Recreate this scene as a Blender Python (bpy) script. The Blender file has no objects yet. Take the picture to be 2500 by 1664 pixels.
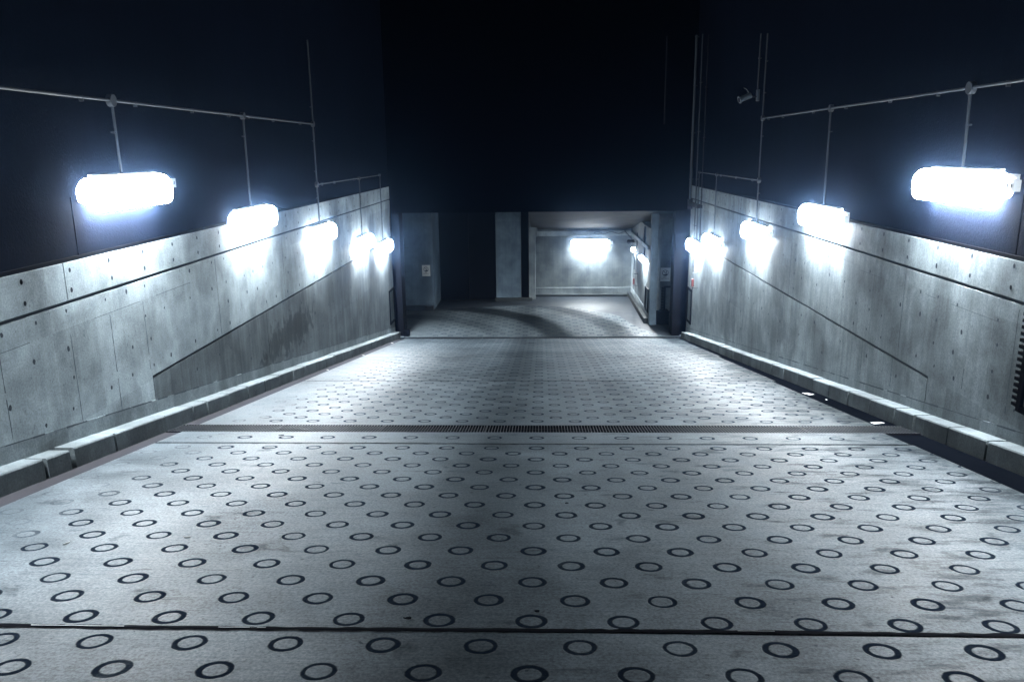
import bpy, bmesh, math, random
from mathutils import Vector, Matrix
random.seed(7)
sc = bpy.context.scene
# ------------------------------------------------------------------ camera
YAW, PIT, ROLL, F = .03862, .2353, -.01085, 1931.28
cy, sy, cp, sp = math.cos(YAW), math.sin(YAW), math.cos(PIT), math.sin(PIT)
fw = Vector((-sy*cp, cy*cp, -sp)); r = Vector((cy, sy, 0)); u = r.cross(fw)
r2 = math.cos(ROLL)*r + math.sin(ROLL)*u; u2 = -math.sin(ROLL)*r + math.cos(ROLL)*u
cd = bpy.data.cameras.new('camera'); cam = bpy.data.objects.new('camera', cd)
sc.collection.objects.link(cam); sc.camera = cam
m = Matrix.Identity(4)
for i in range(3):
    m[i][0] = r2[i]; m[i][1] = u2[i]; m[i][2] = -fw[i]
cam.matrix_world = m
cd.sensor_width = 36; cd.lens = 36*F/2500; cd.clip_start = .05; cd.clip_end = 400
# ------------------------------------------------------------------ world and exposure (night)
w = bpy.data.worlds.new('World'); sc.world = w; w.use_nodes = True
bg = w.node_tree.nodes['Background']
bg.inputs[0].default_value = (.10, .22, 1, 1); bg.inputs[1].default_value = .0045
sc.view_settings.view_transform = 'Standard'; sc.view_settings.look = 'None'
sc.view_settings.exposure = 0; sc.view_settings.gamma = 1
sc.cycles.max_bounces = 6; sc.cycles.diffuse_bounces = 4; sc.cycles.use_light_tree = True
TUBE = 2900.0; GLOW = 55.0; HAZE = .0036; LCOL = (.91, .97, 1.0)
# ------------------------------------------------------------------ dimensions
S = .16126; T = math.tan(S); H = 1.4337/math.cos(S)
XL, XR = -3.85, 3.74
ZF = -4.675                     # floor beyond the gate
def rz(y): return -H - T*y      # ramp height
# ------------------------------------------------------------------ mesh helper
class MB:
    def __init__(s): s.v = []; s.f = []; s.m = []
    def quad(s, pts, mi=0):
        n = len(s.v); s.v += [tuple(p) for p in pts]; s.f.append(tuple(range(n, n+len(pts)))); s.m.append(mi)
    def box(s, a, b, mi=0, zf=None):
        # zf(y) gives a shear offset in z
        x0, y0, z0 = a; x1, y1, z1 = b; g = zf or (lambda y: 0)
        n = len(s.v)
        for x, y, z in ((x0,y0,z0),(x1,y0,z0),(x1,y1,z0),(x0,y1,z0),(x0,y0,z1),(x1,y0,z1),(x1,y1,z1),(x0,y1,z1)):
            s.v.append((x, y, z+g(y)))
        for q in ((0,3,2,1),(4,5,6,7),(0,1,5,4),(1,2,6,5),(2,3,7,6),(3,0,4,7)):
            s.f.append(tuple(n+i for i in q)); s.m.append(mi)
    def tube(s, p, q, rad, n=10, mi=0, r1=None):
        p = Vector(p); q = Vector(q); d = (q-p).normalized(); r1 = rad if r1 is None else r1
        a = d.orthogonal().normalized(); b = d.cross(a); k = len(s.v)
        for c, rr in ((p, rad), (q, r1)):
            for i in range(n):
                t = 2*math.pi*i/n; s.v.append(tuple(c + rr*(math.cos(t)*a + math.sin(t)*b)))
        for i in range(n):
            j = (i+1) % n; s.f.append((k+i, k+j, k+n+j, k+n+i)); s.m.append(mi)
        s.f.append(tuple(k+i for i in reversed(range(n)))); s.m.append(mi)
        s.f.append(tuple(k+n+i for i in range(n))); s.m.append(mi)
    def prism(s, poly, y0, y1, mi=0):
        # poly in (x,z), extruded along y
        n = len(poly); k = len(s.v)
        for y in (y0, y1):
            for x, z in poly: s.v.append((x, y, z))
        for i in range(n):
            j = (i+1) % n; s.f.append((k+i, k+j, k+n+j, k+n+i)); s.m.append(mi)
        s.f.append(tuple(k+i for i in reversed(range(n)))); s.m.append(mi)
        s.f.append(tuple(k+n+i for i in range(n))); s.m.append(mi)
    def build(s, name, mats, parent=None, loc=(0,0,0), rot=(0,0,0), bevel=0, smooth=False):
        me = bpy.data.meshes.new(name); me.from_pydata(s.v, [], s.f)
        if not isinstance(mats, (list, tuple)): mats = [mats]
        for q in mats: me.materials.append(q)
        for p, i in zip(me.polygons, s.m): p.material_index = i
        bm = bmesh.new(); bm.from_mesh(me); bmesh.ops.recalc_face_normals(bm, faces=bm.faces); bm.to_mesh(me); bm.free()
        if smooth:
            for p in me.polygons: p.use_smooth = True
        o = bpy.data.objects.new(name, me); sc.collection.objects.link(o)
        o.location = loc; o.rotation_euler = rot
        if parent: o.parent = parent
        if bevel:
            b = o.modifiers.new('b', 'BEVEL'); b.width = bevel; b.segments = 2 if bevel < .04 else 5; b.limit_method = 'ANGLE'
        return o
def tag(o, label=None, cat=None, group=None, kind=None):
    if label: o['label'] = label
    if cat: o['category'] = cat
    if group: o['group'] = group
    if kind: o['kind'] = kind
    return o
def empty(name, loc, label, cat, group=None, rotz=0):
    o = bpy.data.objects.new(name, None); sc.collection.objects.link(o)
    o.location = loc; o.rotation_euler = (0, 0, rotz); o.empty_display_size = .1
    return tag(o, label, cat, group)
def copy_tree(o, parent=None):
    c = o.copy(); sc.collection.objects.link(c); c.parent = parent
    for ch in [x for x in bpy.data.objects if x.parent == o]: copy_tree(ch, c)
    return c
# ------------------------------------------------------------------ materials
class NT:
    def __init__(s, name):
        s.m = bpy.data.materials.new(name); s.m.use_nodes = True; s.t = s.m.node_tree; s.t.nodes.clear()
        s.out = s.n('ShaderNodeOutputMaterial'); s.b = s.n('ShaderNodeBsdfPrincipled')
        s.l(s.b.outputs[0], s.out.inputs[0])
    def n(s, k, **kw):
        q = s.t.nodes.new(k)
        for a, b in kw.items(): setattr(q, a, b)
        return q
    def l(s, a, b): s.t.links.new(a, b)
    def put(s, sock, v):
        if isinstance(v, bpy.types.NodeSocket): s.l(v, sock)
        elif v is not None: sock.default_value = v
    def math(s, op, a, b=None, c=None, clamp=False):
        q = s.n('ShaderNodeMath', operation=op, use_clamp=clamp)
        for i, v in enumerate((a, b, c)):
            if v is not None: s.put(q.inputs[i], v)
        return q.outputs[0]
    def coord(s, kind='Object'): return s.n('ShaderNodeTexCoord').outputs[kind]
    def pos(s): return s.n('ShaderNodeNewGeometry').outputs['Position']
    def mapv(s, v, scale=(1,1,1), loc=(0,0,0)):
        q = s.n('ShaderNodeMapping'); s.l(v, q.inputs[0]); q.inputs['Scale'].default_value = scale; q.inputs['Location'].default_value = loc
        return q.outputs[0]
    def noise(s, v, scale, detail=4, rough=.55, dist=0):
        q = s.n('ShaderNodeTexNoise'); s.l(v, q.inputs['Vector']); q.inputs['Scale'].default_value = scale
        q.inputs['Detail'].default_value = detail; q.inputs['Roughness'].default_value = rough; q.inputs['Distortion'].default_value = dist
        return q.outputs['Fac']
    def mr(s, v, a, b, c=0., d=1., smooth=True):
        q = s.n('ShaderNodeMapRange', interpolation_type='SMOOTHSTEP' if smooth else 'LINEAR')
        for i, x in enumerate((v, a, b, c, d)): s.put(q.inputs[i], x)
        return q.outputs[0]
    def mix(s, f, a, b):
        q = s.n('ShaderNodeMix', data_type='RGBA'); s.put(q.inputs[0], f); s.put(q.inputs[6], a); s.put(q.inputs[7], b)
        return q.outputs[2]
    def scale(s, col, f):
        q = s.n('ShaderNodeVectorMath', operation='SCALE'); s.put(q.inputs[0], col); s.put(q.inputs[3], f); return q.outputs[0]
    def sep(s, v): q = s.n('ShaderNodeSeparateXYZ'); s.l(v, q.inputs[0]); return q.outputs
    def bump(s, h, strength=.3, dist=.01):
        q = s.n('ShaderNodeBump'); q.inputs['Strength'].default_value = strength; q.inputs['Distance'].default_value = dist
        s.l(h, q.inputs['Height']); s.l(q.outputs[0], s.b.inputs['Normal'])
    def fin(s, col=None, rough=None, metal=None, spec=None):
        if isinstance(col, tuple) and len(col) == 3: col = col + (1,)
        s.put(s.b.inputs['Base Color'], col); s.put(s.b.inputs['Roughness'], rough)
        s.put(s.b.inputs['Metallic'], metal); s.put(s.b.inputs['Specular IOR Level'], spec); return s.m
def plain(name, col, rough=.6, metal=0, var=.15, sc_=20, bump=.1, spec=.5):
    n = NT(name); p = n.pos(); a = n.noise(p, sc_, 5)
    f = n.math('MULTIPLY_ADD', a, 2*var, 1-var)
    n.bump(n.noise(p, sc_*4, 3), bump, .004)
    return n.fin(n.scale(col, f), n.math('MULTIPLY_ADD', a, .2, rough-.1, clamp=True), metal, spec)
CON = (.160, .190, .206)
def concrete(name, base=CON, dark=1.0, streak=.5, stain=None, mottle=1.0, boards=False):
    n = NT(name); p = n.pos()
    big = n.noise(p, .55, 4, .6, .4); mid = n.noise(n.mapv(p, (1,1,1), (3,7,1)), 2.3, 6, .62, .3)
    st = n.noise(n.mapv(p, (7,7,.55)), 1.0, 5, .6); st2 = n.noise(n.mapv(p, (22,22,.5), (5,2,9)), 1.0, 3, .5)
    fine = n.noise(p, 60, 4, .7); pit = n.noise(p, 24, 2, .5)
    f = n.mr(big, .3, .7, 1-.30*mottle, 1+.22*mottle)
    f = n.math('MULTIPLY', f, n.mr(mid, .28, .72, 1-.34*mottle, 1+.26*mottle))
    f = n.math('MULTIPLY', f, n.mr(st, .25, .75, 1-.28*streak, 1+.22*streak))
    f = n.math('MULTIPLY', f, n.mr(st2, .3, .75, 1-.14*streak, 1+.12*streak))
    f = n.math('MULTIPLY', f, n.mr(fine, .25, .75, .76, 1.24))
    f = n.math('MULTIPLY', f, n.mr(pit, .68, .74, 1., .72))     # bug holes
    xs0 = n.sep(p)
    cell = n.n('ShaderNodeCombineXYZ'); n.l(n.math('FLOOR', n.math('DIVIDE', n.math('ADD', xs0[1], .13), .607)), cell.inputs[0]); n.l(n.math('FLOOR', n.math('DIVIDE', n.math('ADD', xs0[2], 1.36), .80)), cell.inputs[1])
    wn = n.n('ShaderNodeTexWhiteNoise', noise_dimensions='2D'); n.l(cell.outputs[0], wn.inputs['Vector'])
    f = n.math('MULTIPLY', f, n.mr(wn.outputs['Value'], 0, 1, .88, 1.10))
    if boards:
        xs = n.sep(p); wv = n.math('ABSOLUTE', n.math('WRAP', xs[1], .09, -.09))
        f = n.math('MULTIPLY', f, n.mr(wv, 0, .008, .7, 1))
    if stain:
        (y0, z0, ry, rzz) = stain; xs = n.sep(p)
        dy = n.math('DIVIDE', n.math('SUBTRACT', xs[1], y0), ry); dz = n.math('DIVIDE', n.math('SUBTRACT', xs[2], z0), rzz)
        d = n.math('SQRT', n.math('ADD', n.math('MULTIPLY', dy, dy), n.math('MULTIPLY', dz, dz)))
        q = n.noise(n.mapv(p, (1,2.2,1.6), (0,3,2)), 2.2, 5, .6, .8)
        k = n.math('SUBTRACT', n.math('ADD', q, n.mr(d, 0, 1.5, .35, -.35)), .0)
        f = n.math('MULTIPLY', f, n.mr(k, .62, .74, 1., .5))
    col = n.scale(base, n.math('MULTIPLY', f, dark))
    n.bump(n.math('ADD', n.math('MULTIPLY', fine, .5), n.math('MULTIPLY', mid, 1.2)), .35, .006)
    return n.fin(col, n.mr(mid, .3, .7, .7, .85), 0, .12)
def road_mat(name, rings=True, arcs=False):
    n = NT(name); lp = n.coord('Object'); p = n.pos(); ps = n.sep(p)
    P_, R_ = .39, .21946
    fine = n.noise(p, 70, 5, .7); big = n.noise(p, .5, 4, .6, .5); mid = n.noise(n.mapv(p, (1,1,1), (4,4,4)), 2.6, 6, .65, .5)
    br = n.noise(n.mapv(p, (2.5,70,70)), 1.0, 3, .6); sm = n.noise(n.mapv(p, (3,9,9), (2,2,2)), 1.0, 5, .65)
    f = n.mr(big, .3, .7, .78, 1.18)
    f = n.math('MULTIPLY', f, n.mr(mid, .25, .75, .72, 1.22))
    f = n.math('MULTIPLY', f, n.mr(fine, .25, .75, .66, 1.34))
    f = n.math('MULTIPLY', f, n.mr(br, .25, .75, .9, 1.08))
    spot = n.noise(n.mapv(p, (1,1,1), (9,1,5)), 3.6, 3, .5, .3); f = n.math('MULTIPLY', f, n.mr(spot, .66, .74, 1., .62))
    spk = n.noise(n.mapv(p, (1,1,1), (2,8,5)), 28, 2, .5); f = n.math('MULTIPLY', f, n.mr(spk, .70, .76, 1., .55))
    right = n.mr(ps[0], -.5, 3.2, 0, 1)                           # dirtier towards the right gutter
    k = n.math('ADD', sm, n.math('MULTIPLY', right, .13))
    f = n.math('MULTIPLY', f, n.mr(k, .58, .78, 1., .48))
    edge = n.math('ADD', n.mr(ps[0], 2.5, 3.25, 0, .42), n.math('MULTIPLY', mid, .7))
    f = n.math('MULTIPLY', f, n.mr(edge, .62, .86, 1., .38))
    # tyre lanes down the slope; the central one also paints a dark reflection
    wob = n.math('MULTIPLY_ADD', n.noise(p, .35, 2), .5, -.25)
    for x0, wd, am in ((-.40, .40, .44), (.95, .25, .14), (-1.75, .45, .18), (1.9, .35, .10)):
        dx = n.math('ABSOLUTE', n.math('SUBTRACT', n.math('ADD', ps[0], wob), x0))
        f = n.math('MULTIPLY', f, n.mr(dx, 0., 1.5*wd, 1-am, 1))
    if arcs:
        ax = n.math('ADD', ps[0], 4.2); ay = n.math('SUBTRACT', ps[1], 19.5)
        rr = n.math('SQRT', n.math('ADD', n.math('MULTIPLY', ax, ax), n.math('MULTIPLY', ay, ay)))
        rr = n.math('ADD', rr, n.math('MULTIPLY', wob, .4))
        for r0, wd, am in ((4.65, .6, .78), (6.3, .5, .55), (3.1, .4, .35)):
            f = n.math('MULTIPLY', f, n.mr(n.math('ABSOLUTE', n.math('SUBTRACT', rr, r0)), .35*wd, wd, 1-am, 1))
    base = n.scale((.044, .057, .068) if not arcs else (.060, .075, .086), f)
    rough = n.mr(mid, .3, .7, .46, .62)
    h = n.math('ADD', n.math('MULTIPLY', fine, .6), n.math('MULTIPLY', br, .35))
    if rings:
        xs = n.sep(lp)
        jn = n.n('ShaderNodeTexNoise'); n.l(p, jn.inputs['Vector']); jn.inputs['Scale'].default_value = 16; jn.inputs['Detail'].default_value = 2
        js = n.sep(jn.outputs['Color'])
        X = n.math('MULTIPLY_ADD', js[0], .009, xs[0]); X = n.math('SUBTRACT', X, .0045)
        Y = n.math('MULTIPLY_ADD', js[1], .009, xs[1]); Y = n.math('SUBTRACT', Y, .0045)
        def lat(ox, oy):
            x = n.math('ADD', X, ox); y = n.math('ADD', Y, oy)
            a = n.math('WRAP', x, P_/2, -P_/2); b = n.math('WRAP', y, R_, -R_)
            idx = n.math('SUBTRACT', x, a); idy = n.math('SUBTRACT', y, b)
            return n.math('SQRT', n.math('ADD', n.math('MULTIPLY', a, a), n.math('MULTIPLY', b, b))), idx, idy
        dA, iA, jA = lat(0, 0); dB, iB, jB = lat(P_/2, R_)
        d = n.math('MINIMUM', dA, dB); sel = n.math('LESS_THAN', dA, dB)
        cid = n.n('ShaderNodeCombineXYZ')
        mixf = lambda a, b: n.math('ADD', n.math('MULTIPLY', sel, a), n.math('MULTIPLY', n.math('SUBTRACT', 1., sel), b))
        n.l(n.math('ROUND', n.math('MULTIPLY', mixf(iA, n.math('ADD', iB, 77.)), 20.)), cid.inputs[0])
        n.l(n.math('ROUND', n.math('MULTIPLY', n.math('ADD', mixf(jA, jB), ps[2] if False else 0.), 20.)), cid.inputs[1])
        wn = n.n('ShaderNodeTexWhiteNoise', noise_dimensions='2D'); n.l(cid.outputs[0], wn.inputs['Vector']); rnd = wn.outputs['Value']
        hw = n.math('MULTIPLY_ADD', rnd, .0036, .0092)
        hw = n.math('ADD', hw, n.math('MULTIPLY_ADD', n.noise(p, 11, 4), .012, -.006))
        e = n.math('SUBTRACT', n.math('ABSOLUTE', n.math('SUBTRACT', d, .0576)), hw)
        ring = n.mr(e, -.0035, .0035, 1, 0)
        # wear: rings silted up along the left edge, in the second lane right of centre, and at random
        wl = n.mr(ps[0], -3.35, -2.55, .85, 0.); wc = n.mr(n.math('ABSOLUTE', n.math('SUBTRACT', ps[0], .45)), .15, .65, .42, 0.)
        wc = n.math('MULTIPLY', wc, n.mr(ps[1], 4.5, 7., 0, .8)); we = n.mr(ps[0], 2.7, 3.2, 0, .5)
        wear = n.math('ADD', n.math('ADD', wl, wc), we); wear = n.math('ADD', wear, n.mr(ps[1], 6.8, 12., 0, .08))
        wear = n.math('ADD', wear, n.math('MULTIPLY_ADD', rnd, .34, -.12)); wear = n.math('ADD', wear, n.math('MULTIPLY_ADD', n.noise(p, 5, 4, .6), 1.1, -.55))
        oc = n.n('ShaderNodeObjectInfo').outputs['Color']; ocs = n.n('ShaderNodeSeparateColor'); n.l(oc, ocs.inputs[0])
        ring = n.math('MULTIPLY', ring, n.math('GREATER_THAN', n.math('ADD', Y, ocs.outputs[0]), 0.))
        ring = n.math('MULTIPLY', ring, n.math('LESS_THAN', Y, ocs.outputs[1]))
        ring = n.math('MULTIPLY', ring, n.mr(wear, .25, .95, 1., .10))
        base = n.mix(n.math('MULTIPLY', ring, n.mr(fine, .3, .7, .99, .84)), base, (.0035, .0055, .010, 1))
        rough = n.math('ADD', rough, n.math('MULTIPLY', ring, .3))
        h = n.math('SUBTRACT', h, n.math('MULTIPLY', ring, 4.5))
    n.bump(h, .35, .004)
    return n.fin(base, rough, 0, n.math('MULTIPLY', n.math('MULTIPLY', n.math('SUBTRACT', 1., ring), n.math('MULTIPLY', f, f)), .20) if rings else .2)
def emit(name, col, s):
    n = NT(name); e = n.n('ShaderNodeEmission'); e.inputs[0].default_value = (*col, 1); e.inputs[1].default_value = s
    n.l(e.outputs[0], n.out.inputs[0]); return n.m
M = dict(
    road=road_mat('ribbed_ring_concrete'), inner=road_mat('inner_ring_concrete', True, True),
    wall=concrete('cast_concrete', dark=1.5, streak=.3), wall2=concrete('darker_pour', dark=.54, streak=.8, stain=(11.8, -2.66, 2.3, .5)),
    wallr=concrete('cast_concrete_right', dark=1.0, streak=.6), kerb_r=concrete('kerb_concrete_right', dark=.66, streak=.35), plinth=concrete('plinth_concrete', dark=.95, streak=.35),
    kerb=concrete('kerb_concrete', dark=.58, streak=.35), hole=plain('hole_shadow', (.042,.050,.058), 1, spec=.05), seam=plain('form_seam', (.062,.074,.084), .9, spec=.05),
    dim=concrete('shaded_concrete', base=(.12,.168,.215), dark=.52, streak=.5), inner_wall=concrete('inner_concrete', dark=.62, streak=.5), ceil=concrete('ceiling_concrete', dark=.09, streak=0, boards=True),  # dim: inner concrete darkened and blued, its shade put into the colour
    gut_l=plain('left_gutter_asphalt', (.023,.0225,.0265), .9, 0, .35, 9, .5, spec=.05), gut_r=plain('right_gutter_asphalt', (.0020,.0025,.0038), .95, 0, .5, 9, .5, spec=.0),
    wetfloor=plain('damp_inner_floor', (.009,.0125,.017), .55, 0, .5, 4, .5, spec=.2),
    ground=plain('dark_ground', (.03,.033,.04), .9), black=plain('black_steel', (.0010,.0014,.003), .8, spec=.05), facade=plain('black_facade', (.0003,.0004,.0012), 1, spec=.0),
    galv=plain('galvanised_steel', (.017,.025,.036), .6, 0, .15, 30, .05), steel=plain('white_enamel', (.55,.57,.58), .4, 0, .05),
    dark=plain('dark_steel', (.005,.006,.010), .6, .0, spec=.2), silver=plain('grate_steel', (.036,.045,.058), .5, .3, .2, 12, .05),
    seal=plain('joint_sealant', (.0008,.001,.0025), .9, 0, .3, spec=.02), glint=plain('painted_glint', (.25,.27,.29), .3, .8), red=plain('red_plastic', (.06,.008,.010), .6), white=plain('sign_face', (.50,.52,.52), .5, 0, .06),
    ink=plain('sign_ink', (.01,.012,.02), .6), paper=plain('paper', (.33,.34,.35), .7, 0, .05), glass=plain('lens_glass', (.02,.02,.03), .08),
    grey=plain('camera_paint', (.05,.07,.09), .6), rubber=plain('black_rubber', (.0015,.002,.004), .9, spec=.03), pit=plain('pit_black', (.004,.005,.007), .95),
    tube_in=emit('lit_tube_inner', LCOL, TUBE*1.3), glow_in=emit('lit_bloom_body_inner', LCOL, GLOW*.6), tube=emit('lit_tube', LCOL, TUBE), glow=emit('lit_bloom_body', LCOL, GLOW))
def upper_mat():
    n = NT('sprayed_dark_render'); p = n.pos(); xs = n.sep(p)
    g = n.noise(p, 55, 4, .6); b = n.noise(p, .9, 4); v = n.noise(n.mapv(p, (6,6,.4)), 1, 4)
    wv = n.math('ABSOLUTE', n.math('WRAP', n.math('SUBTRACT', xs[1], 6.92), .2275*2, 0.))
    seam = n.mr(n.math('ABSOLUTE', n.math('WRAP', n.math('SUBTRACT', xs[1], 6.95), .2275, -.2275)), .002, .006, 1.35, 1)
    f = n.math('MULTIPLY', n.mr(b, .3, .7, .85, 1.15), n.mr(v, .3, .7, .9, 1.1)); f = n.math('MULTIPLY', f, seam)
    f = n.math('MULTIPLY', f, n.mr(g, .25, .75, .75, 1.25))
    n.bump(g, .45, .008)
    return n.fin(n.scale((.0021, .0035, .0080), f), 1.0, 0, .02)
M['upper'] = upper_mat()
# ------------------------------------------------------------------ setting: ground, ramp, inner floor
g = MB(); g.box((-60,-30,-.2), (60,60,0)); tag(g.build('ground', M['ground'], loc=(0,0,-6.6)), kind='structure')
OFF = [2.571, 3.026, 6.989, 7.859]
X0 = -.04732
def slab(y0, y1, org_y, name='road', mat='road', xl=-3.5, xr=3.24, org_x=X0, lo=.11, hi=99.):
    """slab between horizontal distances y0..y1; local y runs down the slope from the ring row at org_y"""
    b = MB(); c = math.cos(S); n = max(1, int((y1-y0)/.8)); th = .18
    a0, a1 = (y0/c-org_y), (y1/c-org_y)
    b.box((xl-org_x, a0, -th), (xr-org_x, a1, 0))
    o = b.build(name, M[mat], loc=(org_x, org_y*c, -H-org_y*math.sin(S)), rot=(-S, 0, 0))
    o.color = (lo, hi, 1, 1)
    return tag(o, kind='structure')
seams = [2.893, 6.625, 11.058, 14.70, 18.2]
slab(-3.0, seams[0]-.012, OFF[0], lo=99.); slab(seams[0]+.012, seams[1]-.01, OFF[1]); slab(seams[1]+.01, 7.16, OFF[2], xr=3.22, hi=.11)
R2 = 2*.21946
def snap(y): # first ring row origin after y, keeping the lattice of slab 3 roughly and the gap at a seam
    return y/math.cos(S) + .16
slab(7.545, seams[2]-.007, OFF[3], xr=3.30); slab(seams[2]+.007, seams[3]-.006, snap(seams[2]), xr=3.36)
slab(seams[3]+.006, seams[4]-.006, snap(seams[3]), xr=3.42); slab(seams[4]+.006, 19.60, snap(seams[4]), xr=3.45)
# bed under the slabs and gutters at each side, sheets that follow the slope
b = MB(); b.box((-4.3,-3,-.75), (4.2,19.95,-.2), 0, lambda y: rz(y)); tag(b.build('ramp_bed', M['pit']), kind='structure')
b = MB(); b.box((-3.70,-3,-.19), (-3.502,19.6,-.012), 0, lambda y: rz(y)); tag(b.build('gutter', M['gut_l']), kind='structure')
b = MB(); b.box((3.15,-3,-.195), (3.60,7.15,-.02), 0, lambda y: rz(y)); b.box((3.15,7.15,-.195), (3.60,19.6,-.02), 0, lambda y: rz(y))
tag(b.build('gutter', M['gut_r']), kind='structure')
def seal(y, w_, amp, x0=-3.5, x1=3.22, bright=True):
    n = 160; v = MB(); rnd = random.Random(int(y*100)); a = [0]*(n+1); c = [0]*(n+1)
    for i in range(n+1):
        a[i] = w_/2 + rnd.uniform(-amp, amp); c[i] = w_/2 + rnd.uniform(-amp, amp)
    dr = [.012*math.sin(i*.045+y) for i in range(n+1)]
    for i in range(n):
        xa = x0+(x1-x0)*i/n; xb = x0+(x1-x0)*(i+1)/n
        pts = [(xa, y-a[i]+dr[i]), (xb, y-a[i+1]+dr[i+1]), (xb, y+c[i+1]+dr[i+1]), (xa, y+c[i]+dr[i])]
        v.quad([(px, py, rz(py)+.004) for px, py in pts], 0)
    if bright:  # pale strips painted in as glints along the joint
        for xa, xb in ((-2.15,-1.75),(-1.35,-1.15),(.8,.95)):
            for i in range(12):
                p0 = xa+(xb-xa)*i/12; p1 = xa+(xb-xa)*(i+1)/12; yy = y+.002+.012*math.sin((p0-x0)/(x1-x0)*n*.045+y)
                v.quad([(p0,yy-.002,rz(yy)+.007),(p1,yy-.002,rz(yy)+.007),(p1,yy+.002,rz(yy)+.007),(p0,yy+.002,rz(yy)+.007)], 1)
    tag(v.build('road_joint', [M['seal'], M['glint']]), kind='structure')
seal(seams[0], .029, .006); seal(seams[1], .020, .004, bright=False)
for q in seams[2:]: seal(q, .018, .003, x1=3.3, bright=False)
# inner floor (flat) and its lighter ring paved slab with a curved edge
b = MB(); b.box((-9,19.96,ZF-.3), (4.2,30,ZF-.012)); tag(b.build('inner_floor', M['wetfloor']), kind='structure')
poly = [(-9,19.97),(3.2,19.97),(2.95,20.3),(2.57,21.17),(2.36,22.0),(2.26,22.5),(2.0,22.95),(1.69,23.25),(1.35,23.62),(1.0,23.88),(.4,24.06),(-.28,24.15),(-1.5,24.1),(-2.6,23.75),(-3.4,23.4),(-4.4,23.35),(-9,22.9)]
k = MB(); k.v = [(x-X0, y-20.1, -.10) for x, y in poly] + [(x-X0, y-20.1, 0) for x, y in poly]; n_ = len(poly)
k.f = [tuple(range(n_)), tuple(range(n_, 2*n_))] + [(i, (i+1) % n_, n_+(i+1) % n_, n_+i) for i in range(n_)]; k.m = [0]*len(k.f)
tag(k.build('inner_road', M['inner'], loc=(X0, 20.1, ZF)), kind='structure').color = (99, 99, 1, 1)
# kerbs: stones with open joints
def kerb(xf, xb, joints, gapset, mat='kerb'):
    v = MB(); s = 1 if xf > 0 else -1
    for a, c in zip(joints[:-1], joints[1:]):
        g0 = .05 if round(a, 2) in gapset else .016
        j = random.uniform(-.006, .006); hh = .15 + random.uniform(-.005, .005); e = .012
        prof = [(xf+s*j, -.03), (xf+s*j+s*.004, hh-e), (xf+s*j+s*e, hh), (xb, hh), (xb, -.03)]
        n = len(prof); k0 = len(v.v)
        for y in (a+g0, c-.014):
            for x, z in prof: v.v.append((x, y, rz(y)+z))
        for i in range(n):
            jn = (i+1) % n; v.f.append((k0+i, k0+jn, k0+n+jn, k0+n+i)); v.m.append(0)
        v.f.append(tuple(k0+i for i in reversed(range(n)))); v.m.append(0); v.f.append(tuple(k0+n+i for i in range(n))); v.m.append(0)
    v.box((xf+s*.05, joints[0], -.03), (xb, joints[-1], .10), 1, lambda y: rz(y))
    tag(v.build('kerb', [M[mat], M['pit']]), kind='structure')
jl = [-2.0]
while jl[-1] < 5.0: jl.append(jl[-1]+.61)
jl = [q for q in jl if q < 5.0] + [5.37, 5.68, 6.313, 7.229, 7.833, 8.176]
jl = sorted(jl); y = 8.778
while y < 20.2: jl.append(y); y += .597
jr = [-2.0+.6*i for i in range(13)]; jr = [q for q in jr if q < 5.3] + [5.51, 6.118, 6.724, 7.342, 7.758]; y = 8.366
while y < 20.1: jr.append(y); y += .607
kerb(-3.68, XL, jl, {5.68}); kerb(3.572, XR, jr, set(), 'kerb_r')
# inner kerbs
b = MB(); e = MB()
for i in range(6): b.box((-4.9+i*.27, 23.50, ZF-.02), (-4.64+i*.27, 23.68, ZF+.13))
for i in range(9):
    b.box((2.83, 21.62+i*.475, ZF-.02), (2.95, 22.09+i*.475, ZF+.13))
b.box((-.2,25.8,ZF-.02), (2.82,25.93,ZF+.05)); b.box((-1.5,25.05,ZF-.02), (-.3,25.15,ZF+.08))
tag(b.build('inner_kerb', M['ceil']), kind='structure')
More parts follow.
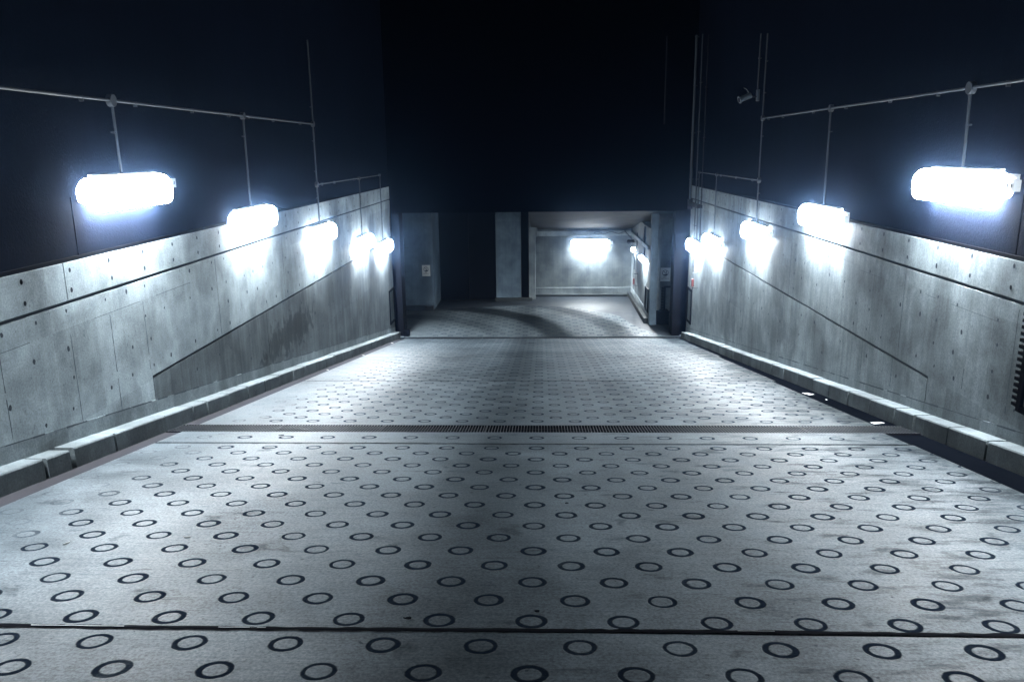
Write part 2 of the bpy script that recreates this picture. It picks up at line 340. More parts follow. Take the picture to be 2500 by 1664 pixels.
# ------------------------------------------------------------------ retaining walls
def side_wall(sgn, X, ztop, zj, zd, yd, lbl, holes, seams_v, wmat):
    """concrete retaining wall; sgn -1 left, +1 right; body behind plane X"""
    root = empty('retaining_wall', (0,0,0), lbl, 'wall')
    bk = X + sgn*.02; far = X + sgn*.35; gp = .014
    YA, YB = -3.0, 20.45
    v = MB(); v.box((bk, YA, -6.4), (far, YB, ztop-.004)); v.build('core', M['hole'], root)
    a = MB()
    def panel(y0, y1, z0, z1, mb, mi=0): mb.box((X, y0, z0), (bk, y1, z1), mi)
    cuts = [YA, seams_v[0], YB]
    panel(YA, seams_v[0]-.004, zj+gp, ztop, a); panel(seams_v[0]+.004, YB, zj+gp, ztop, a)
    top = a
    top.build('parapet', M[wmat], root, bevel=.004)
    a = MB(); panel(YA, yd-.008, -6.3, zj-gp, a); panel(yd-.008, YB, zd+gp, zj-gp, a)
    def disc(mb, y, z, rad, mi):
        pts = []
        for i in range(10):
            t = 2*math.pi*i/10; rr = rad*random.uniform(.85, 1.12)
            pts.append((X - sgn*.002, y+rr*.75*math.cos(t), z+rr*math.sin(t)))
        mb.quad(pts, mi)
    for y, z in holes: disc(a, y, z, random.uniform(.014, .025), 1)
    hz_ = -1.362 if sgn < 0 else -1.40
    yy = 4.6
    while yy < 9.6:
        ln = random.uniform(.1, .4)
        if random.random() < .45: a.quad([(X-sgn*.0015, yy, hz_-.002), (X-sgn*.0015, yy+ln, hz_-.002), (X-sgn*.0015, yy+ln, hz_+.002), (X-sgn*.0015, yy, hz_+.002)], 2)
        yy += ln
    for y, z0, z1 in seams_v[1]:
        nseg = 14
        for i in range(nseg):
            if random.random() < .06: continue
            za = z0+(z1-z0)*i/nseg; zb = z0+(z1-z0)*(i+1)/nseg; ww = random.uniform(.003, .006)
            a.quad([(X-sgn*.0015, y-ww, za), (X-sgn*.0015, y+ww, za), (X-sgn*.0015, y+ww, zb), (X-sgn*.0015, y-ww, zb)], 2)
    a.build('wall_body', [M[wmat], M['hole'], M['seam']], root)
    c = MB(); panel(yd+.006, 10.72, -6.3, zd-gp, c); panel(10.73, YB, -6.3, zd-gp, c)
    for y, z in holes:
        if z < zd: disc(c, y, z, .018, 1)
    if sgn < 0:
        lo = c.build('lower_panel', [M['wall2'], M['hole']], root); lo['label'] = 'darker stained lower pour below the horizontal joint'
    else: c.build('lower_panel', [M[wmat], M['hole']], root)
    p = MB(); hp = .285 if sgn < 0 else .25; y = YA
    # plinth strip follows the ramp, cast slightly proud
    cutsp = [YA, yd, 13.8, YB]
    for q0, q1 in zip(cutsp[:-1], cutsp[1:]):
        p.box((X-sgn*.005, q0+.006, -.1), (X-sgn*.0005, q1-.006, hp), 0, lambda y: rz(y))
        yy = q0+.02
        while yy < q1-.1:
            ln = random.uniform(.05, .22); ww = random.uniform(.003, .012)
            if random.random() < .85:
                za, zb = rz(yy)+hp, rz(yy+ln)+hp
                p.quad([(X-sgn*.0065, yy, za-ww), (X-sgn*.0065, yy+ln, zb-ww*.8), (X-sgn*.0065, yy+ln, zb+ww*.5), (X-sgn*.0065, yy, za+ww*.4)], 1)
            yy += ln
    p.build('plinth', [M['plinth'] if sgn < 0 else M[wmat], M['seam']], root)
    return root
def hole_set(sgn, zt):
    hs = []; rn = random.Random(3 if sgn < 0 else 4)
    y = 5.05 if sgn < 0 else 5.15
    while y < 20.2:
        for z in zt: hs.append((y+rn.uniform(-.01,.01), z))
        y += .612 if y < 9.5 else .64
    lo = [-1.23,-1.52,-1.76,-2.02] if sgn < 0 else [-1.384,-1.60,-1.81,-2.04]
    y = 4.9
    while y < 20.2:
        for kk, z in enumerate(lo):
            if rn.random() < .72: hs.append((y + (.0 if kk % 2 else .05)+rn.uniform(-.04,.04), z+rn.uniform(-.012,.012)))
        zz = -2.34
        while zz > rz(y)+.4:
            if rn.random() < .6: hs.append((y+rn.uniform(-.05,.05), zz+rn.uniform(-.02,.02)))
            zz -= .31
        y += .39 + (.2 if rn.random() < .35 else 0)
    return hs
sv_l = [(6.165,-2.3,-1.42),(6.78,-2.3,-1.38),(7.38,-2.05,-1.37),(9.15,-2.1,-1.2),(5.3,-2.0,-1.3),(9.8,-2.8,-2.15),(14.98,-3.6,-1.2),(12.3,-3.1,-2.15),(16.6,-3.9,-2.2),(17.82,-3.9,-1.3),(13.8,-3.45,-2.15),(11.6,-2.1,-1.2)]
sv_r = [(6.22,-2.1,-1.25),(8.2,-2.1,-1.2),(8.3,-2.5,-2.18),(9.1,-2.6,-2.18),(13.47,-3.4,-2.2),(15.14,-3.7,-2.2),(12.2,-3.1,-2.2),(17.8,-4.1,-1.3),(6.9,-2.1,-1.9)]
hl = hole_set(-1, (-.905,-1.066)); hrr = hole_set(1, (-.926,-1.098))
ztl = MB()
wl = side_wall(-1, XL, -.838, -1.158, -2.135, 7.41, 'pale concrete ramp wall on the left with a dark stained lower panel', [h for h in hl], (6.2, sv_l), 'wall')
wr = side_wall(1, XR, -.878, -1.195, -2.175, 7.523, 'pale concrete ramp wall on the right with a slanting-looking joint, beside the dark gutter', [h for h in hrr], (11.9, sv_r), 'wallr')
# bolt holes of the top band belong to the parapets
for root, X, sg, hs, zj in ((wl, XL, -1, hl, -1.158), (wr, XR, 1, hrr, -1.195)):
    v = MB()
    for y, z in hs:
        if z > zj:
            pts = [(X-sg*.002, y+.017*math.cos(t*.628), z+.02*math.sin(t*.628)) for t in range(10)]
            v.quad(pts)
    v.build('bolt_hole_row', M['hole'], root)
# dark upper walls
for sg, X, zt, lbl in ((-1, XL, -.838, 'dark sprayed upper wall above the left concrete wall'), (1, XR, -.878, 'dark sprayed upper wall above the right concrete wall, behind the security camera')):
    root = empty('upper_wall', (0,0,0), lbl, 'wall')
    v = MB(); x = X+sg*.012
    e0, e1 = (6.44, 6.455) if sg < 0 else (6.38, 6.395)
    zs = -.33; v.box((x,-3,zs), (x+sg*.35,20.2,9)); v.box((x,-3,zt+.035), (x+sg*.35,e0,zs)); v.box((x,e1,zt+.035), (x+sg*.35,20.2,zs)); v.box((x+sg*.01,e0,zt+.035), (x+sg*.34,e1,zs), 1)
    v.build('wall_panel', [M['upper'], M['pit']], root)
    v = MB(); v.box((X+sg*.002,-3,zt+.001), (X+sg*.3,20.2,zt+.033)); v.build('sealing_strip', M['rubber'], root)
# ------------------------------------------------------------------ facade with gate opening
root = empty('facade', (0,20.2,0), 'black building front with the wide gate opening at the foot of the ramp', 'building')
v = MB(); v.box((-8,0,-1.50), (8,.35,9)); v.build('front_wall', M['facade'], root)
v = MB(); v.box((-3.74,-.16,-5), (-3.60,.35,-1.503)); v.build('guide_rail', M['black'], root)
v = MB(); v.box((3.36,-.10,-5), (3.56,.35,-1.503)); v.build('guide_rail', M['black'], root)
v = MB(); v.tube((-3.55,-.1,-5), (-3.55,-.1,ZF+.16), .10, 14); v.build('wheel_stop', M['rubber'], root, bevel=.01)
v = MB(); v.box((-4.6,.0,-5), (-3.742,.34,-1.503)); v.build('jamb', M['facade'], root)
v = MB(); v.box((3.57,0,-5), (4.4,.34,-1.503)); v.build('jamb', M['facade'], root)
v = MB(); v.tube((3.0,-.05,.6), (3.0,-.05,2.62), .018); v.build('downpipe', M['dark'], root)
# ------------------------------------------------------------------ inside the garage
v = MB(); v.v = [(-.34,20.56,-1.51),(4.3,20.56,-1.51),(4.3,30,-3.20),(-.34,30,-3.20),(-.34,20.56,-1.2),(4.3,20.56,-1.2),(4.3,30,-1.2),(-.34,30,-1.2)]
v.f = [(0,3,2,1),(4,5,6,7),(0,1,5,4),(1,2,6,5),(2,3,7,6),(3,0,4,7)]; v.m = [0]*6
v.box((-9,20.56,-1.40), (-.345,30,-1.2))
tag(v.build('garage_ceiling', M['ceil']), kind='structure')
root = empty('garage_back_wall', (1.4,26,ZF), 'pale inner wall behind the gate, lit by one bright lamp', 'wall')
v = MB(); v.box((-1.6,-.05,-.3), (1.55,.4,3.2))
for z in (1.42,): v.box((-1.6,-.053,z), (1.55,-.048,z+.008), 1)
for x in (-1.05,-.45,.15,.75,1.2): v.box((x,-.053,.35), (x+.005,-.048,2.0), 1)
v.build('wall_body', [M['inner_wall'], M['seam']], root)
v = MB(); v.box((-1.6,-.16,1.975), (1.55,-.052,2.13)); v.build('ledge', M['wall'], root, bevel=.006)  # paler concrete stands in for lamp light missing on the ledge
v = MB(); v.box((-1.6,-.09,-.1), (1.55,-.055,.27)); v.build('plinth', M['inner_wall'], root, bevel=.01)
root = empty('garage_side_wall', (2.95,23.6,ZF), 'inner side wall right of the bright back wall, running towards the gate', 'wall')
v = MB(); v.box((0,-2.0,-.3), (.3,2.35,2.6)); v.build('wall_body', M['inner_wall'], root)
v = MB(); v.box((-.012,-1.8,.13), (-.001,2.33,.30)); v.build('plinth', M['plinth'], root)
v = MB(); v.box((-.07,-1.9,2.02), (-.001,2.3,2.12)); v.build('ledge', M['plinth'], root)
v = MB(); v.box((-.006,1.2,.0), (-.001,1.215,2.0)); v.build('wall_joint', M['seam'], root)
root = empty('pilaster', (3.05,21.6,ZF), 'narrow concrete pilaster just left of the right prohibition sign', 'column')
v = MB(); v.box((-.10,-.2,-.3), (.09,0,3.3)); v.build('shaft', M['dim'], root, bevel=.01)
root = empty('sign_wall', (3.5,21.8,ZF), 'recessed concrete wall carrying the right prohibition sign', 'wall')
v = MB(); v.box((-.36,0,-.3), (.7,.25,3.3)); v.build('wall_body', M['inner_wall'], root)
v = MB(); v.box((-.35,-.35,-.1), (.0,-.002,.36)); v.build('low_black_box', M['black'], root, bevel=.02)  # low black box at the foot of the recess
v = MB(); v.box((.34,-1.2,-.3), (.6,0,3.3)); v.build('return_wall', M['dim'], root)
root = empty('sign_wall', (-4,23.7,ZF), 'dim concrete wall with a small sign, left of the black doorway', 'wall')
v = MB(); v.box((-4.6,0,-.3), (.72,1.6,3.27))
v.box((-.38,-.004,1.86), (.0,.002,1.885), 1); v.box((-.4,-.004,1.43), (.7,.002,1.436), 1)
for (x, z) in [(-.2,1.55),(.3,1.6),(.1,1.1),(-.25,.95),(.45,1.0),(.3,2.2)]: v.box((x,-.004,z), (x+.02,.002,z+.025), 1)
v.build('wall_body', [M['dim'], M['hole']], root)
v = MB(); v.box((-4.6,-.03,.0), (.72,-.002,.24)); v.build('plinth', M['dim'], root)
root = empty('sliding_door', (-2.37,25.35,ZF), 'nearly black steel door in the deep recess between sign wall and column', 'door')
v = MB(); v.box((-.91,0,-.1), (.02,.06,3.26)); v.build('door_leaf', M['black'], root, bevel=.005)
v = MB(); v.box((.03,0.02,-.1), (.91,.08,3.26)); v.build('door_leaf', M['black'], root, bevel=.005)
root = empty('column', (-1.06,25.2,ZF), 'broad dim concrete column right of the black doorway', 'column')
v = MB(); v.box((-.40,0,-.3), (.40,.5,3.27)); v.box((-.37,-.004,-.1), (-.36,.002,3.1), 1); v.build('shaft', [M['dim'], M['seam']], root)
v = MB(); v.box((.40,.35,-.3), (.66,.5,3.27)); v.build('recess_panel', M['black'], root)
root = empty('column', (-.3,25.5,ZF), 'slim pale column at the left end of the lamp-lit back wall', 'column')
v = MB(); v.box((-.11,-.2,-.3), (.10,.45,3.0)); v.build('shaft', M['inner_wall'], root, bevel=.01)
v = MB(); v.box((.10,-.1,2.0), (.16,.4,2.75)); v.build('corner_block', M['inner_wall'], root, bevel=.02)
# outer shell so nothing leaks
v = MB(); v.box((-9.4,19.9,-5.5), (-9,30.4,0)); v.box((-9,30,-5.5), (4.3,30.4,0)); v.box((4.3,20.56,-5.5), (4.6,30.4,0)); v.box((-9,20.2,-5.5), (-4.6,20.5,-1.502))
tag(v.build('garage_shell', M['pit']), kind='structure')
# ------------------------------------------------------------------ lamps
def make_lamp():
    root = empty('wall_lamp', (0,0,0), '', 'lamp', 'lamps along the ramp and garage walls')
    v = MB(); v.prism([(0,.039),(.05,.039),(.045,.052),(.0,.06)], -.55, .60); v.prism([(0,-.03),(.03,-.03),(.03,.0),(.0,.02)], .60, .82); v.build('housing', M['steel'], root)
    v = MB(); prof = [(.006,.0),(.006,-.185),(.095,-.185),(.104,-.240),(.122,-.252),(.142,-.235),(.158,-.17),(.160,-.09),(.148,-.03),(.115,.018),(.075,.036),(.03,.036)]
    ys = [-.76,-.752,-.735,-.705,-.66,-.60,.60,.66,.705,.735,.752,.76]; kk = [.30,.52,.70,.86,.96,1,1,.96,.86,.70,.52,.30]; n = len(prof)
    for y, q in zip(ys, kk):
        for x, z in prof: v.v.append((.006+(x-.006)*q, y, -.10+(z+.10)*q))
    for i in range(len(ys)-1):
        for j in range(n):
            j2 = (j+1) % n; v.f.append((i*n+j, i*n+j2, (i+1)*n+j2, (i+1)*n+j)); v.m.append(0)
    v.f.append(tuple(range(n))); v.f.append(tuple(range(len(v.v)-n, len(v.v)))); v.m += [0,0]
    v.build('bloom_body', M['glow'], root)  # glowing body added to imitate bloom; its skirt is shaped to block tube light
    v = MB(); v.tube((.052,-.60,-.210), (.052,.60,-.210), .0130, 8); v.build('tube', M['tube'], root)
    v = MB(); v.box((.031,.762,-.11), (.085,.90,-.02)); v.box((.0855,.80,-.08), (.088,.815,-.05), 1); v.box((.0855,.86,-.08), (.088,.875,-.05), 1); v.build('end_bracket', [M['steel'], M['dark']], root, bevel=.004)
    return root
lamp0 = make_lamp(); first = [True]
def lamp(loc, rz_, label):
    if first[0]: o = lamp0; first[0] = False
    else: o = copy_tree(lamp0)
    o.location = loc; o.rotation_euler = (0, 0, rz_); o['label'] = label
    if loc[1] > 20:
        o.scale = (1,.82,1) if loc[0] < 2 else ((.9,.75,.45) if loc[1] < 24 else (.8,.16,.5))
        for ch in o.children:
            if ch.name.split('.')[0] in ('tube', 'bloom_body'):
                ch.data = ch.data.copy(); ch.data.materials[0] = M['tube_in' if ch.name.startswith('tube') else 'glow_in']
lw = ['', 'large glowing lamp on the left dark upper wall, clear of the concrete',
      'second glowing lamp from the left edge, half over the concrete wall top',
      'third wall lamp on the left, under the tall vertical conduit',
      'fourth wall lamp on the left, under the low horizontal conduit', 'last wall lamp on the left, beside the black gate post']
rw = ['', 'large glowing lamp on the right dark upper wall with its end bracket showing',
      'second wall lamp from the camera on the right, glowing across the wall top edge',
      'third wall lamp on the right, under the tall vertical conduit',
      'fourth wall lamp on the right, left of the third and just above the long joint', 'last wall lamp on the right, above the pull cord with the red handle']
lz = lambda y: -.215 - T*(y-7.25)
for i, y in enumerate([7.25,10.4,13.6,16.8,18.97]): lamp((XL+.013 if i == 0 else XL, y, lz(y)), 0, lw[i+1])
for i, y in enumerate([7.27,10.66,13.82,17.22,19.2]): lamp((XR-(.012 if False else 0), y, lz(y)-.02), math.pi, rw[i+1])
for y in (4.05,):
    lamp((XL+.013, y, lz(y)), 0, 'lit lamp on the left dark wall, just outside the left edge of the photo')
    lamp((XR, y, lz(y)-.02), math.pi, 'lit lamp on the right dark wall, just outside the right edge of the photo')
il = len(bpy.data.objects)
lamp((1.58,25.94,-2.86), -math.pi/2, 'bright lamp on the inner back wall under the ledge')
lamp((2.95,22.55,-2.98), math.pi, 'slanted-looking lamp on the inner side wall, nearer the gate')
lamp((2.95,25.0,-3.0), math.pi, 'small far lamp on the inner side wall, in the corner by the back wall')
# ------------------------------------------------------------------ conduits
def conduit(label, X, s, runs, boxes, clamps):
    root = empty('conduit', (X, runs[0][0][0], runs[0][0][1]), label, 'conduit')
    ox, oy, oz = root.location; xo = -s*.028
    for (y0, z0), (y1, z1), rad in runs:
        v = MB(); v.tube((xo, y0-oy, z0-oz), (xo, y1-oy, z1-oz), rad, 10); v.build('pipe', M['galv'], root, smooth=False)
    for y, z, rr in boxes:
        v = MB(); v.tube((0, y-oy, z-oz), (xo-s*.022, y-oy, z-oz), rr, 14); v.build('junction_box', M['galv'], root, bevel=.003)
    for y, z, vert in clamps:
        v = MB()
        if vert: v.box((min(0,xo-s*.006), y-oy-.032, z-oz-.008), (max(0,xo-s*.006), y-oy+.016, z-oz+.008))
        else: v.box((min(0,xo-s*.006), y-oy-.008, z-oz-.034), (max(0,xo-s*.006), y-oy+.008, z-oz+.016))
        v.build('clamp', M['galv'], root)
r_ = .0125
runs = [((-2,.475),(13.6,.475),r_), ((7.21,.475),(7.23,-.24),r_), ((10.4,.475),(10.4,-.76),r_), ((13.6,-1.28),(13.6,1.80),r_), ((13.6,-.52),(18.98,-.52),.0105), ((16.8,-.52),(16.8,-1.80),.0105), ((18.98,-.52),(18.98,-2.15),.0105)]
conduit('grey conduit network on the left upper wall, feeding the left lamps', XL, -1, runs,
        [(7.21,.475,.055),(10.4,.475,.045),(13.6,.475,.045),(13.6,-.52,.045),(16.8,-.52,.035),(18.98,-.52,.03),(4.05,.475,.05)],
        [(y,.475,False) for y in (5.4,6.75,7.65,8.9,9.95,10.6,11.6,12.9)] + [(7.213,.2,True),(10.4,.22,True),(13.6,.75,True),(13.6,.2,True),(13.6,-.3,True),(13.6,-.75,True)] + [(y,-.52,False) for y in (13.95,14.8,16.4)])
runs = [((-2,.49),(13.93,.49),r_), ((7.30,.49),(7.27,-.24),r_), ((10.7,.49),(10.68,-.80),r_), ((13.93,-1.30),(13.93,1.83),r_), ((13.93,-.53),(19.15,-.53),.0105), ((17.27,-.53),(17.25,-1.88),.0105), ((19.15,-.53),(19.15,-2.22),.0105)]
conduit('grey conduit network on the right upper wall, feeding the right lamps', XR, 1, runs,
        [(7.30,.49,.055),(10.7,.49,.045),(13.93,.49,.045),(13.93,-.53,.045),(17.27,-.53,.035),(19.15,-.53,.03),(4.05,.49,.05)],
        [(y,.49,False) for y in (5.4,6.75,7.9,8.95,10.2,11.4,12.8,13.6)] + [(7.29,.18,True),(10.69,.2,True),(13.93,.9,True),(13.93,1.4,True),(13.93,.2,True),(13.93,-.75,True)] + [(y,-.53,False) for y in (14.4,15.6,16.9)])
def pipe(label, y, z0, z1, rad, mat='galv', boxz=None, off=.04, X=XR, s=1):
    root = empty('wall_pipe', (X-s*off, y, z0), label, 'pipe')
    v = MB(); v.tube((0,0,0), (0,0,z1-z0), rad, 12); v.build('pipe_run', M[mat], root)
    zz = z0+.5
    while zz < z1:
        v = MB(); v.box((-s*.0-rad-.006 if s > 0 else -off, -.02, zz-z0-.01), (off if s > 0 else rad+.006, .02, zz-z0+.01)); v.build('pipe_clip', M[mat], root); zz += 1.1
    if boxz:
        v = MB(); v.box((-.05,-.05,-.22), (off-.003,.07,.02)); v.build('end_box', M['dark'], root, bevel=.006)
pipe('thick pale pipe down the right wall, closest to the black gate front', 20.02, -1.22, 2.62, .030, boxz=True, off=.06)
pipe('thin pipe down the right wall, second from the gate front', 19.40, -2.3, 2.56, .014)
pipe('thin dark pipe down the right wall, third from the gate front', 18.72, -2.45, 2.45, .012, 'dark')
pipe('slim conduit dropping to the security camera mount', 14.34, .99, 1.88, .012, off=.03)
v = MB(); v.box((XR-.13,18.75,-1.34), (XR-.002,19.9,-1.27)); tag(v.build('cable_tray', M['dark']), 'small black bracket tray tying the pipes on the right wall', 'bracket')
pipe('dark conduit above the inner side lamp', 22.5, -2.93, -2.1, .028, 'black', X=2.95)
pipe('thin conduit down the inner side wall beside the small cord', 24.25, -3.1, -2.45, .014, 'black', X=2.95)
# ------------------------------------------------------------------ security camera
root = empty('security_camera', (XR,14.34,.86), 'grey bullet camera on a wall arm, high on the right upper wall', 'security camera')
v = MB(); v.box((-.045,-.045,-.07), (-.001,.045,.12)); v.build('mount', M['grey'], root, bevel=.006)
v = MB(); v.tube((-.04,0,.0), (-.17,-.02,.01), .014); v.build('arm', M['dark'], root)
v = MB(); v.tube((-.14,-.0,.03), (-.33,-.035,-.045), .048, 18); v.build('body', M['grey'], root, bevel=.006)
v = MB(); v.tube((-.331,-.0352,-.0454), (-.345,-.0378,-.0509), .064, 18); v.build('hood', M['grey'], root)
v = MB(); v.tube((-.3455,-.0379,-.0511), (-.348,-.0384,-.0521), .04, 18); v.build('lens', M['glass'], root)
v = MB(); pts = [(-.2,-.06,.06),(-.215,-.07,.10),(-.25,-.08,.13),(-.29,-.09,.145)]
for a, c in zip(pts[:-1], pts[1:]): v.tube(a, c, .005, 6)
v.build('cable', M['grey'], root)
# ------------------------------------------------------------------ prohibition signs
def sign(loc, w_, h_, label):
    root = empty('prohibition_sign', loc, label, 'sign', 'prohibition signs beside the gate')
    v = MB(); v.box((-w_/2,-.006,-h_/2), (w_/2,0,h_/2)); v.build('plate', M['white'], root)
    R = w_*.31; cz = h_*.13; v = MB(); n = 32
    for i in range(n):
        a, c = 2*math.pi*i/n, 2*math.pi*(i+1)/n
        v.quad([((R*q)*math.cos(t), -.008, cz+(R*q)*math.sin(t)) for q, t in ((.86,a),(1,a),(1,c),(.86,c))])
    v.quad([(-.72*R-.0,-.0085,cz+.60*R),(-.60*R,-.0085,cz+.74*R),(.50*R,-.0085,cz-.48*R),(.38*R,-.0085,cz-.58*R)])
    arc = [(.87*R*math.cos(t), -.0082, cz+.87*R*math.sin(t)) for t in [math.pi*1.22 + i*(math.pi*.66)/10 for i in range(11)]]
    v.quad(arc)
    v.build('prohibition_symbol', M['ink'], root)
    v = MB()   # figure leaning on the slope
    cx, cz2 = .30*R, cz+.50*R
    v.quad([(cx-.05*R+.10*R*math.cos(t*.785), -.0084, cz2+.16*R+.10*R*math.sin(t*.785)) for t in range(8)])
    v.quad([(cx-.10*R,-.0084,cz2+.04*R),(cx+.16*R,-.0084,cz2),(cx+.14*R,-.0084,cz2-.36*R),(cx-.04*R,-.0084,cz2-.34*R)])
    v.quad([(cx-.04*R,-.0086,cz2-.33*R),(cx+.05*R,-.0086,cz2-.33*R),(cx-.0*R,-.0086,cz2-.80*R),(cx-.09*R,-.0086,cz2-.80*R)])
    v.quad([(cx+.06*R,-.0087,cz2-.33*R),(cx+.15*R,-.0087,cz2-.33*R),(cx+.24*R,-.0087,cz2-.72*R),(cx+.15*R,-.0087,cz2-.76*R)])
    v.build('figure', M['ink'], root)
    v = MB(); rn = random.Random(5)
    def glyph(x, z, s):
        for q in range(3): v.box((x, -.0078, z+s*(.38*q-.4)), (x+s*.8, -.006, z+s*(.38*q-.4)+s*.13))
        xx = x+s*rn.choice((.1,.35,.6)); v.box((xx, -.0081, z-s*.48), (xx+s*.13, -.006, z+s*.48))
        if rn.random() < .6: v.box((x+s*.66, -.0084, z-s*.3), (x+s*.8, -.006, z+s*.3))
    for i in range(2): glyph(-w_*.19+i*w_*.19, -h_*.185, w_*.15)
    for i in range(7): glyph(-w_*.39+i*w_*.112, -h_*.30, w_*.088)
    v.build('lettering', M['ink'], root)
sign((3.41,21.79,-3.355), .275, .375, 'white prohibition sign on the recessed wall by the right gate post')
sign((-3.495,23.69,-3.49), .245, .335, 'dim white prohibition sign left of the black doorway')
# ------------------------------------------------------------------ toothed frames on the walls
def frame(loc, rz_, label, w_=.66, h_=.87, near=1):
    root = empty('toothed_frame', loc, label, 'frame', 'toothed frames fixed low on the walls'); root.rotation_euler = (0,0,rz_)
    v = MB(); t = .045; d = .03
    v.box((0,-w_/2,0), (d,-w_/2+t,h_)); v.box((0,w_/2-t,0), (d,w_/2,h_)); v.box((0,-w_/2+t+.001,0), (d-.002,w_/2-t-.001,t)); v.box((0,-w_/2+t+.001,h_-t), (d-.002,w_/2-t-.001,h_))
    v.build('frame_bar', M['black'], root)
    v = MB(); n = 16; yy = near*w_/2
    for i in range(n):
        z = .03 + i*(h_-.05)/n; v.box((.0, min(yy, yy+near*.07), z), (d*.9, max(yy, yy+near*.07), z+.026))
    v.build('tooth_row', M['black'], root)
frame((XL,19.86,rz(19.86)+.42), 0, 'toothed dark frame low on the left wall beside the gate post')
frame((XR,19.83,rz(19.83)+.40), math.pi, 'toothed dark frame low on the right wall below the pull cord', w_=.58, near=-1)
frame((XR,5.72,-2.02), math.pi, 'large toothed frame cut by the right edge of the photo', near=-1)
frame((2.95,21.93,-4.40), math.pi, 'narrow dark frame on the inner side wall left of the pilaster', w_=.6, h_=.66, near=-1)
frame((3.53,21.79,-4.42), -math.pi/2, 'dark frame half hidden behind the right gate post', w_=.28, h_=.75, near=-1)
# ------------------------------------------------------------------ pull cords
def cord(loc, s, label, red=True):
    root = empty('pull_cord', loc, label, 'pull cord')
    x = -s*.12
    v = MB(); v.tube((x,0,0), (x,0,-.42), .018, 8)
    v.build('sleeve', M['dark'], root)
    v = MB(); v.tube((x,0,-.42), (x,0,-1.02), .007, 6); v.build('cord', M['rubber'], root)
    v = MB(); v.tube((x,0,-.69), (x,0,-.87), .030, 12); v.build('handle', M['red'], root, bevel=.004)
    for z in (-.55, -.905):
        v = MB(); v.tube((0,-.02,z), (x,0,z), .009, 6); v.build('hook', M['dark'], root)
cord((XR,18.93,-2.33), 1, 'black cord with a red handle hanging from two hooks on the right wall')
cord((2.95,24.2,-3.15), 1, 'small cord with a red handle on the inner side wall')
root = empty('ceiling_bracket', (2.75,25.0,-2.62), 'small dark device on an arm under the inner ceiling, in the right corner', 'bracket')
v = MB(); v.tube((-.1,.5,.12), (.1,.1,-.12), .012); v.build('arm', M['dark'], root)
v = MB(); v.tube((-.02,.1,-.2), (.14,-.05,-.16), .07, 12, r1=.05); v.build('body', M['dark'], root, bevel=.008)
v = MB()
for i in range(14): 
    a = 2*math.pi*i/14; v.tube((-.75+.25*i/3.5-.3, .82, .02+.03*math.sin(i)), (-.75+.25*(i+1)/3.5-.3, .82, .02+.03*math.sin(i+1)), .008, 5)
v.build('cable', M['rubber'], root)
# ------------------------------------------------------------------ drain gratings
def grating(y0, y1, x0, x1, pitch, label, joints=7):
    root = empty('drain_grating', ((x0+x1)/2, (y0+y1)/2, rz((y0+y1)/2)), label, 'drain grating')
    ox, oy, oz = root.location; zf = lambda y: -T*y
    v = MB(); a, c = y0-oy, y1-oy; xa, xb = x0-ox, x1-ox
    v.box((xa,a,-.03), (xb,a+.012,.0), 0, zf); v.box((xa,c-.012,-.03), (xb,c,.0), 0, zf); v.build('frame', M['dark'], root)
    v = MB(); n = int((xb-xa)/pitch)
    for i in range(n):
        x = xa+.006+i*pitch; v.box((x+.0008,a+.013,-.025), (x+.0037,c-.013,-.0035), 1, zf); v.box((x,a+.013,-.0034), (x+.0045,c-.013,-.001), 0, zf)  # bar tops pale, sides dark: light and shade put into the colour
    for kx in range(1, joints):
        x = xa+(xb-xa)*kx/joints; v.box((x+.008,a+.013,-.028), (x+.0155,c-.013,-.0005), 1, zf)
    v.build('bearing_bar', [M['silver'], M['dark']], root)
    v = MB()
    for i in range(1, 5):
        y = a+(c-a)*i/5; v.box((xa,y,-.022), (xb,y+.004,-.014), 0, zf)
    v.build('cross_rod', M['dark'], root)
    v = MB(); v.box((xa,a,-.19), (xb,c,-.15), 0, zf); v.build('channel', M['pit'], root)
grating(7.165, 7.54, -3.66, 3.56, .0285, 'wide steel drain grating crossing the ramp in the foreground')
grating(19.62, 19.945, -3.55, 3.45, .0285, 'narrow-looking far drain grating at the gate line')
# ------------------------------------------------------------------ thin volume added to imitate lens bloom round the lamps
hz = bpy.data.materials.new('bloom_haze'); hz.use_nodes = True; ht = hz.node_tree; ht.nodes.clear()
ho = ht.nodes.new('ShaderNodeOutputMaterial'); hv = ht.nodes.new('ShaderNodeVolumePrincipled')
hv.inputs['Color'].default_value = (.30, .54, 1, 1); hv.inputs['Density'].default_value = HAZE; hv.inputs['Anisotropy'].default_value = .972
ht.links.new(hv.outputs[0], ho.inputs['Volume'])
v = MB(); v.box((-62,-32,-7.6), (62,62,9.5)); tag(v.build('haze', hz), kind='stuff')
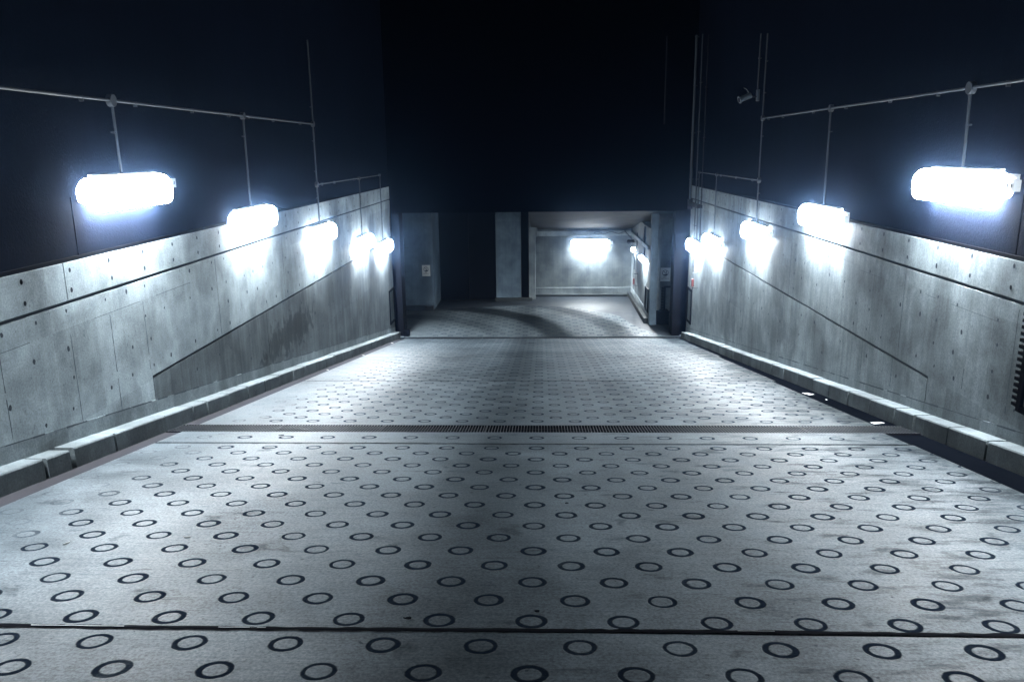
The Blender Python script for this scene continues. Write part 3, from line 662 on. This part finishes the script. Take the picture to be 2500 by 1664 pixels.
# ------------------------------------------------------------------ litter
def scrap(x, y, w_, l_, rot, label, lift=-.016):
    v = MB(); v.v = [(-w_/2,-l_/2,0),(w_/2,-l_/2,.004),(w_/2,l_/2,.001),(-w_/2,l_/2,.006),(0,0,.012)]
    v.f = [(0,1,4),(1,2,4),(2,3,4),(3,0,4)]; v.m = [0]*4
    o = v.build('paper_scrap', M['paper'], loc=(x, y, rz(y)+lift), rot=(-S,0,rot)); so = o.modifiers.new('s','SOLIDIFY'); so.thickness = .001
    tag(o, label, 'litter', 'paper scraps in the gutters')
scrap(3.42, 9.86, .075, .17, .25, 'long white paper scrap in the right gutter, farther from the camera')
scrap(3.42, 7.78, .12, .07, .2, 'white paper scrap in the right gutter beside the drain grating')
scrap(3.47, 9.35, .02, .03, .2, 'tiny white crumb in the right gutter between two paper scraps')
scrap(-3.58, 18.3, .07, .10, .2, 'small white scrap in the left gutter closest to the gate')
scrap(-3.57, 15.2, .05, .06, .7, 'small white scrap in the left gutter halfway down the ramp')
scrap(-3.57, 12.6, .035, .05, .7, 'speck of white litter in the left gutter above the grating')
def butt(x, y, rot, label):
    v = MB(); v.tube((-.017,0,.005), (.017,0,.005), .004, 8)
    o = v.build('cigarette_butt', M['paper'], loc=(x,y,rz(y)+.001), rot=(-S,0,rot)); tag(o, label, 'litter', 'cigarette butts on the ramp')
butt(-2.63, 3.905, .9, 'white cigarette butt lying on a ring near the left edge')
butt(-2.01, 4.03, .1, 'white cigarette butt on a ring, third column from the left edge')
def leaf(x, y, s, label):
    v = MB(); rn = random.Random(int(x*50)); n = 9
    v.quad([(s*rn.uniform(.4,1)*math.cos(i*6.283/n)*1.6, s*rn.uniform(.5,1)*math.sin(i*6.283/n), .004+.004*rn.random()) for i in range(n)])
    o = v.build('debris', M['rubber'], loc=(x,y,rz(y)+.002), rot=(-S,0,.1)); so = o.modifiers.new('s','SOLIDIFY'); so.thickness = .003
    tag(o, label, 'debris', 'dark crumbs on the ramp')
leaf(-.57, 2.99, .016, 'dark crumb just above the nearest joint, left of centre')
leaf(-.02, 3.08, .011, 'dark crumb above the nearest joint, at centre')
leaf(.16, 4.75, .012, 'dark crumb beside a ring in mid ramp, right of centre')
leaf(-2.45, 6.95, .02, 'dark lump on the strip in front of the grating')
